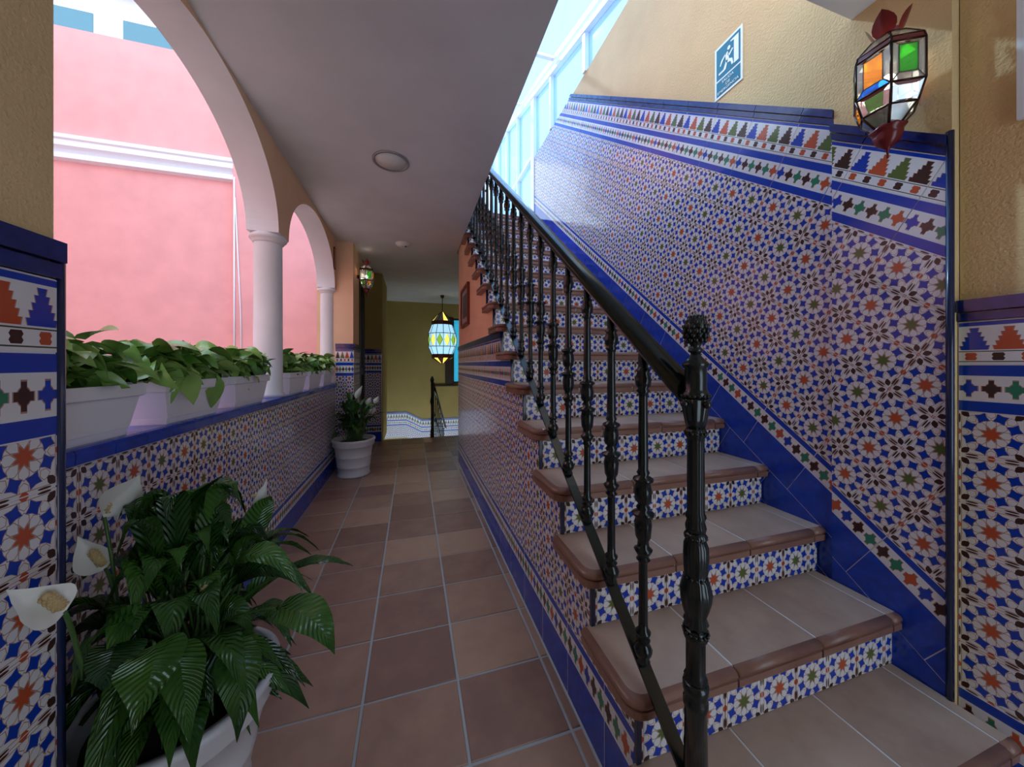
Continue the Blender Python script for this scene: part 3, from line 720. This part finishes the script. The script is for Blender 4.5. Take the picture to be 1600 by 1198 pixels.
for bi, ((ya, yb, nl), where) in enumerate(zip(boxes, blab)):
    yc = (ya+yb)/2; hl = (yb-ya)/2; xc = -.875
    t = thing('planter_box', 'white plastic planter box '+where, 'planter', (xc, yc, .94), 'planter boxes on the parapet')
    m = MB()
    def ring(hx, hy, z): n = len(m.v); m.v.extend([(-hx,-hy,z),(hx,-hy,z),(hx,hy,z),(-hx,hy,z)]); return n
    lv = [(.052, hl-.05, 0), (.054, hl-.047, .02), (.057, hl-.047, .021), (.066, hl-.018, .12), (.066, hl-.018, .1201), (.060, hl-.024, .1202), (.056, hl-.03, .10)]
    r0 = ring(*lv[0]); m.face((r0+3, r0+2, r0+1, r0))
    for l in lv[1:]:
        r1 = ring(*l)
        for i in range(4): m.face((r0+i, r0+(i+1) % 4, r1+(i+1) % 4, r1+i))
        r0 = r1
    m.face((r0, r0+1, r0+2, r0+3))
    local(m, 'trough', M['box_white'], t)
    m = MB(); lv = [(.068, hl-.016, .112), (.074, hl-.008, .116), (.074, hl-.008, .150), (.064, hl-.02, .150), (.064, hl-.02, .112)]
    r0 = ring(*lv[0]); f0 = r0
    for l in lv[1:]+[lv[0]]:
        r1 = ring(*l)
        for i in range(4): m.face((r0+i, r0+(i+1) % 4, r1+(i+1) % 4, r1+i))
        r0 = r1
    local(m, 'rim', M['box_white'], t)
    local(MB().box((-.0585, -hl+.028, .1205), (.0585, hl-.028, .135)), 'soil', M['soil'], t)
    p = thing('pothos_plant', 'leafy green pothos in the planter box '+where, 'plant', (xc, yc, .94+.136), 'pothos plants in the planter boxes')
    rnd = random.Random(bi+3)
    for q in range(int(nl*3.8)):
        lf = link('leaf', PL[rnd.randrange(5)]); lf.parent = p
        px_ = rnd.uniform(-.06, .050); py_ = rnd.uniform(-hl+.01, hl-.01); h = rnd.betavariate(1.8, 1.9)*.135+.015
        az = rnd.uniform(-PI, PI)
        if px_ > .040: h = rnd.uniform(.025, .07); az = rnd.choice((-1, 1))*rnd.uniform(1.0, 1.9)
        lf.location = (px_, py_, h); k = rnd.uniform(.5, .92); lf.scale = (k, k, k)
        lf.rotation_euler = (rnd.gauss(0, .55), rnd.uniform(-.95, .35) if rnd.random() > .08 else rnd.uniform(.5, 1.2), az)
    for q in range(9):
        a = Vector((rnd.uniform(-.04,.04), rnd.uniform(-hl+.05, hl-.05), 0)); b = Vector((rnd.uniform(-.02,.07), a.y+rnd.uniform(-.1,.1), rnd.uniform(.05,.1)))
        local(MB().tube([a, (a+b)/2+Vector((0,0,.035)), b], .0028, 5), 'vine', M['stem'], p)
    if bi == 1:
        for (lx, ly, lz, ry, az, k) in ((.03, -.14, .13, -.35, 1.0, 1.0), (.04, -.02, .10, -.45, 1.3, .9), (.055, .09, .02, 1.1, -.2, 1.05), (.05, -.10, .055, .7, -.4, 1.1)):
            lf = link('leaf', PL[1]); lf.parent = p; lf.location = (lx, ly, lz); lf.rotation_euler = (.2, ry, az); lf.scale = (k, k, k)

# ------------------------------------------------------------------ peace lilies
def bez(p0, p1, p2, t): return p0*(1-t)**2+p1*2*t*(1-t)+p2*t*t
def lily_leaf(parent, p0, p1, p2, W, frac=.45, mat='lily_leaf', name='leaf', seg=12, fold=.22, twist=0.0, stem=True):
    p0, p1, p2 = Vector(p0), Vector(p1), Vector(p2); m = MB()
    if stem: m.tube([bez(p0, p1, p2, frac*1.02*i/5) for i in range(6)], [.0045-.0004*i for i in range(6)], 6, 1)
    n0 = len(m.v)
    for i in range(seg+1):
        s = i/seg; t = frac+(1-frac)*s; p = bez(p0, p1, p2, t); tg = (bez(p0, p1, p2, min(1, t+.02))-bez(p0, p1, p2, max(0, t-.02))).normalized()
        sd = tg.cross(Vector((0,0,1)))
        if sd.length < .05: sd = Vector((1,0,0))
        sd.normalize(); up = sd.cross(tg); c, s_ = math.cos(twist), math.sin(twist); sd, up = sd*c+up*s_, up*c-sd*s_
        w = W*.5*((math.sin(PI*s**.70)**.95)*(1-.35*s**3) if 0 < s < 1 else 0)+.0006
        for q in (-1, -.66, -.33, 0, .33, .66, 1):
            rip = .0016*math.sin(22*s+abs(q)*5) if 0 < s < 1 else 0
            m.v.append(tuple(p+sd*(w*q)+up*(fold*w*abs(q)**1.3+rip)))
    for i in range(seg):
        for j in range(6): a = n0+i*7+j; m.face((a, a+1, a+8, a+7), 0, [(abs(j-3)/3, i/seg), (abs(j-2)/3, i/seg), (abs(j-2)/3, (i+1)/seg), (abs(j-3)/3, (i+1)/seg)], smooth=True)
    return local(m, name, [M[mat], M['stem']], parent)
def lily_flower(parent, base, head, d, L, W, cup=.5, twist=0.0):
    base, head, d = Vector(base), Vector(head), Vector(d).normalized()
    f = local(MB().tube([bez(base, (base+head)/2+Vector((0,0,.03)), head, i/6) for i in range(7)], .0035, 6), 'flower', M['stem'], parent)
    tip = head+d*L
    lily_leaf(f, head-d*.002, head+d*L*.45-Vector((0,0,.01)), tip, W, 0.0, 'spathe', 'spathe', 12, cup, twist, False)
    sd = d.cross(Vector((0,0,1))); up = sd.cross(d).normalized() if sd.length > .05 else Vector((0,-1,0))
    upv = up*math.cos(twist)-sd*math.sin(twist)
    a = head+d*.008+upv*.008; ax = (d*.8+upv*.35).normalized()
    m = MB().tube([a+ax*(L*.5*i/6) for i in range(7)], [.005,.0075,.008,.008,.0075,.006,.003], 8)
    for q in range(60):
        w = q*2.4; h = L*.46*(q+4)/66; sdv = ax.orthogonal().normalized(); s2 = ax.cross(sdv); m.sphere(a+ax*h+(sdv*math.cos(w)+s2*math.sin(w))*.0075, .0024, 5, 3)
    local(m, 'spadix', M['spadix'], f)
def pot(name, label, loc, rb, rt, h, bands):
    t = thing(name, label, 'flower pot', loc)
    pr = [(rb, 0), (rb+.008, .006), (rb+.008, .022), (rb, .028)]
    for q in bands: r = rb+(rt-.02-rb)*q/h; pr += [(r, q), (r+.003, q+.004), (r, q+.008)]
    pr += [(rt-.022, h-.075), (rt-.008, h-.07), (rt-.004, h-.062), (rt-.004, h-.03), (rt+.004, h-.02), (rt+.004, h-.006), (rt-.002, h), (rt-.016, h), (rt-.02, h-.02), (rt-.035, h-.06)]
    local(MB().lathe(pr, seg=56), 'body', M['pot'], t); local(MB().lathe([(.02, h-.055), (rt-.034, h-.055), (rt-.034, h-.045), (.02, h-.035)], seg=32), 'soil', M['soil'], t)
    return t
PB = Vector((-.56, 1.06, 0))
pot('flower_pot', 'large white flower pot on the floor beside the near pillar', PB, .13, .20, .33, (.12,))
pn = thing('peace_lily', 'large glossy peace lily beside the near pillar with white flowers', 'plant', PB+Vector((0,0,.29)), 'peace lilies')
rnd = random.Random(21)
def loc_(p): return Vector(p)-pn.location
def lim(p):                                   # keep leaves on the corridor side of the parapet
    if p.y+pn.location.y < .93 and p.x+pn.location.x < -.57: p.x = -.57-pn.location.x
    if p.x+pn.location.x < -.79: p.x = -.79-pn.location.x
    return p
for i in range(125):
    az = rnd.uniform(-PI, PI); tier = i/125
    r = rnd.uniform(.15, .36) if tier > .25 else rnd.uniform(.05, .16)
    h = rnd.uniform(.02, .34) if tier > .25 else rnd.uniform(.30, .50)
    if tier > .72: h = rnd.uniform(-.10, .08); r = rnd.uniform(.20, .30)
    b = Vector((rnd.uniform(-.07,.07), rnd.uniform(-.07,.07), -.02))
    tip = lim(Vector((r*math.cos(az), r*math.sin(az), h)))
    c = lim(Vector((r*.45*math.cos(az), r*.45*math.sin(az), h+rnd.uniform(.16, .30))))
    lily_leaf(pn, b, c, tip, rnd.uniform(.050, .080), rnd.uniform(.32, .42), twist=rnd.gauss(0, .35))
for (bx, by, bd, cx, cy, cdp, tx, ty, td, W, tw) in (
    (210, 1000, .86, 175, 860, .84, 352, 740, .93, .085, .5), (360, 980, .95, 400, 790, .98, 425, 775, .98, .075, .9), (330, 980, .85, 480, 905, .86, 523, 1022, .80, .10, -.1),
    (350, 960, .95, 470, 850, 1.02, 552, 884, 1.05, .055, 0), (280, 990, .84, 270, 850, .83, 235, 800, .86, .10, .2), (300, 1000, .80, 395, 960, .76, 370, 1160, .72, .085, 0),
    (260, 1000, .78, 280, 960, .72, 296, 1165, .68, .08, .1), (220, 1010, .75, 270, 965, .70, 205, 1150, .62, .11, -.2), (200, 1000, .74, 160, 990, .66, 65, 1100, .62, .10, .2),
    (330, 980, .9, 340, 830, .93, 300, 790, .95, .09, .4), (370, 980, .95, 420, 900, .95, 455, 1010, .92, .06, 0), (240, 1000, .8, 200, 900, .76, 215, 985, .70, .09, .3)):
    lily_leaf(pn, lim(loc_(onD(bx, by, bd))), lim(loc_(onD(cx, cy, cdp))), lim(loc_(onD(tx, ty, td))), W, .38, twist=tw)
for (bx, by, bd, hx, hy, hd, tx, ty, td, W, cup, tw) in ((185, 950, .80, 163, 808, .80, 218, 742, .82, .075, .7, 1.3), (130, 1060, .60, 100, 955, .545, 10, 922, .50, .062, .55, 1.1),
    (185, 960, .78, 165, 888, .80, 122, 838, .79, .06, .8, 1.0), (250, 900, .9, 238, 796, .92, 228, 762, .92, .03, .9, 0), (255, 900, .92, 248, 796, .94, 262, 764, .94, .03, .9, 0),
    (400, 860, .98, 408, 800, .99, 417, 748, .99, .035, .9, .4), (325, 980, .80, 318, 945, .80, 338, 905, .80, .03, .8, .5)):
    hh = onD(hx, hy, hd); tt = onD(tx, ty, td); lily_flower(pn, loc_(onD(bx, by, bd)), loc_(hh), tt-hh, (tt-hh).length, W, cup, tw)
PF = Vector((-.585, 3.83, 0))
pot('flower_pot', 'white flower pot with ribbed bands before the tiled far pillar', PF, .15, .205, .38, (.10, .20))
pg = thing('peace_lily', 'smaller peace lily before the tiled far pillar with white flowers', 'plant', PF+Vector((0,0,.34)), 'peace lilies')
for i in range(70):
    az = rnd.uniform(-PI, PI); r = rnd.uniform(.04, .27); h = rnd.uniform(.08, .46)*(1.15-r*1.6)
    tip = Vector((max(r*math.cos(az), -.19), min(r*math.sin(az), .19), h)); c = Vector((max(-.18, tip.x*.6), min(tip.y*.6, .18), h+rnd.uniform(.08, .2)))
    lily_leaf(pg, (rnd.uniform(-.08,.08), rnd.uniform(-.08,.08), -.02), c, tip, rnd.uniform(.05, .08), .4, seg=8, twist=rnd.gauss(0, .3))
lily_leaf(pg, (.05,0,0), (.15,-.05,.33), (.33,-.08,.30), .085, .42)
for (hx, hy, tx, ty) in ((556, 622, 566, 602), (573, 632, 580, 620), (586, 630, 592, 618), (580, 646, 588, 634), (552, 636, 555, 626)):
    a = onD(hx, hy, 3.55)-pg.location; b = onD(tx, ty, 3.55)-pg.location
    lily_flower(pg, (a.x*.4, a.y*.4, .05), a, b-a, max(.09, (b-a).length), .06, .6, .9)

# ------------------------------------------------------------------ lanterns
def lantern(name, label, loc, ax, sc=1.0, lit=6.0):
    t = thing(name, label, 'wall lamp', loc, 'stained glass wall lanterns'); t.rotation_euler.z = ax; t.scale = (sc, sc, sc)
    N = 6
    lev = [(.030, -.155), (.072, -.105), (.090, -.045), (.090, .085), (.085, .105), (.045, .150)]
    P = [[Vector((r*math.cos(2*PI*(i+.5)/N), r*math.sin(2*PI*(i+.5)/N), z)) for i in range(N)] for r, z in lev]
    fm = MB()
    for L in P:
        for i in range(N): fm.tube([L[i], L[(i+1) % N]], .0042, 5)
    for k in range(5):
        for i in range(N): fm.tube([P[k][i], P[k+1][i]], .0042, 5)
    local(fm, 'frame', M['lamp_metal'], t)
    cols = ['glass_green', 'glass_clear', 'glass_amber', 'glass_clear', 'glass_green', 'glass_amber']
    def pan(q, mat, nm='pane', off=.0):
        c = sum(q, Vector())/len(q); m = MB(); a = [c+(p-c)*.97 for p in q]; nrm = (a[1]-a[0]).cross(a[2]-a[0]).normalized()*.002
        return local(m.prism([tuple(p) for p in a], tuple(nrm)), nm, M[mat], t)
    for i in range(N):
        j = (i+1) % N
        for k in range(5):
            a, b, c, d = P[k][i], P[k][j], P[k+1][j], P[k+1][i]
            if k == 2:                       # tall pane: coloured centre in a mirrored border
                e = .22; f = lambda u, v: a.lerp(b, u).lerp(d.lerp(c, u), v)
                pan([f(e,.2), f(1-e,.2), f(1-e,.9), f(e,.9)], cols[i]); pan([f(0,0), f(e,.2), f(e,.9), f(0,1)], 'glass_clear'); pan([f(1-e,.2), f(1,0), f(1,1), f(1-e,.9)], 'glass_clear'); pan([f(0,0), f(1,0), f(1-e,.2), f(e,.2)], 'glass_blue' if i % 3 == 2 else 'glass_clear')
                g = MB()
                for u0, v0, u1, v1 in ((e,.2,1-e,.2),(1-e,.2,1-e,.9),(e,.9,1-e,.9),(e,.2,e,.9),(0,0,e,.2),(1,0,1-e,.2)): g.tube([f(u0,v0), f(u1,v1)], .0022, 4)
                local(g, 'came', M['lamp_metal'], t)
            elif k == 3: pan([a, b, c, d], 'red_enamel', 'band')
            elif k == 1: f = lambda u, v: a.lerp(b, u).lerp(d.lerp(c, u), v); pan([f(.25,.1), f(.75,.1), f(.8,.8), f(.2,.8)], cols[(i+1) % N]); pan([f(0,0), f(.25,.1), f(.2,.8), f(0,1)], 'glass_clear'); pan([f(.75,.1), f(1,0), f(1,1), f(.8,.8)], 'glass_clear'); pan([f(0,1), f(.2,.8), f(.8,.8), f(1,1)], 'red_enamel', 'band')
            else: pan([a, b, c, d], 'glass_clear')
    for i, az in enumerate((.2, 1.9, 3.4, 4.9)):   # petals of the crown
        lf = local(leafm := MB(), 'crown_petal', M['lamp_red'], t) if False else None
        me = leaf_mesh(.095, .060, -.25, .25, False, 6, 'crown_petal', [M['lamp_red']])
        o = bpy.data.objects.new('crown_petal', me); COL.objects.link(o); o.parent = t; o.location = (.022*math.cos(az), .022*math.sin(az), .145); o.rotation_euler = (0, -1.05, az)
    local(MB().lathe([(.044,-.152),(.044,-.160),(.034,-.166),(.036,-.178),(.030,-.200),(.014,-.216),(.004,-.225),(.002,-.255)], seg=14, flute=7, amp=.07), 'drop_finial', M['lamp_red'], t)
    local(MB().box((-.115, -.012, -.02), (-.078, .012, .02)), 'wall_bracket', M['lamp_metal'], t)
    local(MB().sphere((0, 0, .01), .022, 12, 8), 'bulb', M['bulb'], t)
    ld = bpy.data.lights.new('lamp_glow', 'POINT'); ld.energy = lit; ld.color = (1, .9, .7); ld.shadow_soft_size = .03
    lo = bpy.data.objects.new('lamp_glow', ld); COL.objects.link(lo); lo.parent = t; lo.location = (0, 0, .05)
q = onX(1386, 132, 1.385); lantern('wall_lantern', 'stained glass wall lantern above the tilted tile pilaster', (1.388, q.y, q.z), PI, .88, .25)
lantern('wall_lantern', 'stained glass wall lantern on the far pillar near the dark door', (-.515, 4.27, 2.17), 0.0, .9, .25)

pdl = thing('pendant_lantern', 'large glowing pendant lantern of leaded glass over the stairwell', 'ceiling lamp', (.565, 6.70, ZC))
def pz(y): return -(y-462)/524*6.60
local(MB().lathe([(.04, 0), (.03, -.05), (.01, -.06)], seg=12), 'canopy', M['black'], pdl); local(MB().tube([(0,0,-.05), (0,0,pz(490))], .008, 6), 'hanging_rod', M['black'], pdl)
N = 12; lev = [(.03, pz(488)), (.20, pz(503)), (.20, pz(508)), (.265, pz(522)), (.265, pz(542)), (.20, pz(554)), (.20, pz(559)), (.03, pz(568))]
P = [[Vector((r*math.cos(2*PI*i/N), r*math.sin(2*PI*i/N), z)) for i in range(N)] for r, z in lev]
fm = MB()
for L in P:
    for i in range(N): fm.tube([L[i], L[(i+1) % N]], .006, 4)
for k in range(len(P)-1):
    for i in range(N): fm.tube([P[k][i], P[k+1][i]], .006, 4)
local(fm, 'frame', M['black'], pdl)
for k in range(len(P)-1):
    for i in range(N):
        j = (i+1) % N; mt = ('lit_amber' if k == 0 and i % 2 else 'lit_glass') if k != 3 else 'lit_glass'
        if k in (1, 5): mt = 'red_enamel'
        if k == 6: mt = 'lit_amber' if i % 2 else 'red_enamel'
        if k == 0: mt = 'lit_amber' if i % 3 == 0 else 'steel'
        a, b, c, d = P[k][i], P[k][j], P[k+1][j], P[k+1][i]
        local(MB().prism([tuple(v*.985+Vector((0,0,v.z*.015))) for v in (a,b,c,d)], tuple(-Vector(((a+c)/2).xy.to_3d())*.01)), 'pane', M[mt], pdl)
        if k == 3:
            ce = (a+b+c+d)/4; tx = (b-a).normalized(); o = Vector(ce.xy.to_3d()).normalized()*.006
            local(MB().prism([tuple(ce+o+tx*(.055*u)+Vector((0,0,.12*w))) for u, w in ((-1,0),(0,-1),(1,0),(0,1))], tuple(o*.4)), 'diamond', M['lit_amber' if i % 2 else 'lit_green'], pdl)
            local(MB().tube([ce+o*1.6+tx*.055, ce+o*1.6+Vector((0,0,.12)), ce+o*1.6-tx*.055, ce+o*1.6-Vector((0,0,.12)), ce+o*1.6+tx*.055], .005, 4), 'came', M['black'], pdl)
ld = bpy.data.lights.new('pendant_glow', 'POINT'); ld.energy = 2.2; ld.color = (.95, .95, 1); ld.shadow_soft_size = .28
lo = bpy.data.objects.new('pendant_glow', ld); COL.objects.link(lo); lo.parent = pdl; lo.location = (0, 0, pz(532))

# ------------------------------------------------------------------ fittings on ceiling and walls
t = thing('ceiling_spot', 'round recessed ceiling light with a grey ring', 'ceiling light', (-.136, 2.37, ZC))
local(MB().lathe([(.098,0),(.117,0),(.117,-.006),(.110,-.010),(.102,-.008),(.098,-.002)], seg=48), 'ring', M['steel'], t); local(MB().lathe([(.001,-.003),(.098,-.003),(.098,0),(.001,0)], seg=48), 'diffuser', M['plastic'], t)
t = thing('smoke_detector', 'small round white smoke detector on the corridor ceiling', 'smoke detector', (-.10, 3.94, ZC))
local(MB().lathe([(.08,0),(.08,-.012),(.06,-.035),(.03,-.045),(.001,-.046)], seg=32), 'body', M['plastic'], t); local(MB().sphere((.03, -.03, -.043), .01, 8, 6), 'sensor', M['black'], t)
t = thing('picture_frame', 'small framed dark print on the apricot stair side wall', 'picture', (XS+.007, 3.425, 1.54))
for y0, y1, z0, z1 in ((3.19,3.66,1.535,1.565),(3.19,3.66,1.91,1.94),(3.19,3.22,1.565,1.91),(3.63,3.66,1.565,1.91)): MB().box((XS-.018, y0, z0), (XS+.007, y1, z1)).build('frame_bar', M['wood_red'], t)
MB().box((XS-.004, 3.22, 1.565), (XS+.005, 3.63, 1.91)).build('mount', M['print_paper'], t); MB().box((XS-.006, 3.285, 1.625), (XS-.003, 3.565, 1.86)).build('print', M['print_gray'], t)
t = thing('arcade_sign', 'small red rimmed panel on the apricot arcade face', 'sign', (XL+.003, 4.0, 2.2))
ya, yb_ = 3.95, 4.02
MB().box((XL+.003, ya, 2.17), (XL+.010, yb_, 2.40)).build('panel', M['apricot'], t)
for y0, y1, z0, z1 in ((ya,yb_,2.17,2.18),(ya,yb_,2.39,2.40),(ya,ya+.008,2.18,2.39),(yb_-.008,yb_,2.18,2.39)): MB().box((XL+.003, y0, z0), (XL+.014, y1, z1)).build('rim', M['wood_red'], t)
t = thing('notice_board', 'white panel edge on the ochre wall above the level dado', 'sign', (XR+.008, .38, 1.9))
MB().box((XR-.004, .18, 1.80), (XR+.008, .455, 2.10)).build('panel', M['plastic'], t); MB().box((XR-.006, .455, 1.79), (XR+.008, .466, 2.11)).build('panel_edge', M['white_frame'], t)

# exit sign (written on the wall plane: a runs towards the viewer's right, b upwards)
SY0, SY1, SZ0, SZ1 = 1.22, 1.372, 2.512, 2.776; XE = XW+.0085
t = thing('exit_sign', 'blue emergency exit sign with white running figure on the ochre wall', 'sign', (XE, (SY0+SY1)/2, SZ0))
MB().box((XE-.004, SY0, SZ0), (XE, SY1, SZ1)).build('backing', M['sign_white'], t)
def sg(a, b, d=.005): return (XE-d, SY1-(SY1-SY0)*a, SZ0+(SZ1-SZ0)*b)
MB().prism([sg(.07,.36), sg(.93,.36), sg(.93,.955), sg(.07,.955)], (.0015,0,0)).build('blue_field', M['sign_blue'], t)
MB().prism([sg(.07,.045), sg(.93,.045), sg(.93,.325), sg(.07,.325)], (.0015,0,0)).build('blue_field', M['sign_blue'], t)
def shape(pts, nm): MB().prism([sg(a, b, .0062) for a, b in pts], (.0012,0,0)).build(nm, M['sign_white'], t)
shape([(.72,.42),(.88,.42),(.88,.90),(.60,.90),(.60,.875),(.72,.86)], 'door_symbol')
shape([(.54+.055*math.cos(w*PI/6), .80+.036*math.sin(w*PI/6)) for w in range(12)], 'running_figure_head')
for i, pl_ in enumerate(([(.40,.74),(.50,.755),(.55,.60),(.44,.58)], [(.40,.745),(.46,.745),(.32,.66),(.24,.585),(.20,.60),(.27,.69)], [(.50,.73),(.55,.685),(.66,.735),(.70,.715),(.56,.64),(.50,.68)],
    [(.44,.60),(.53,.60),(.66,.55),(.70,.44),(.64,.43),(.60,.52),(.46,.545)], [(.44,.60),(.50,.58),(.42,.45),(.36,.44),(.16,.44),(.16,.475),(.34,.48)])):
    shape(pl_, 'running_figure')
for txt, b, s in (('SALIDA', .255, .020), ('DE', .175, .020), ('EMERGENCIA', .095, .0195)):
    cu = bpy.data.curves.new('lettering', 'FONT'); cu.body = txt; cu.size = s; cu.align_x = 'CENTER'; cu.align_y = 'CENTER'; cu.extrude = .0004
    o = bpy.data.objects.new('lettering', cu); COL.objects.link(o); bpy.context.view_layer.update()
    me = bpy.data.meshes.new_from_object(o.evaluated_get(bpy.context.evaluated_depsgraph_get())); bpy.data.objects.remove(o)
    me.materials.clear(); me.materials.append(M['sign_white'])
    ob = bpy.data.objects.new('lettering', me); COL.objects.link(ob); ob.parent = t
    ob.location = Vector(sg(.5, b, .0062))-t.location; ob.rotation_euler = (PI/2, 0, -PI/2)
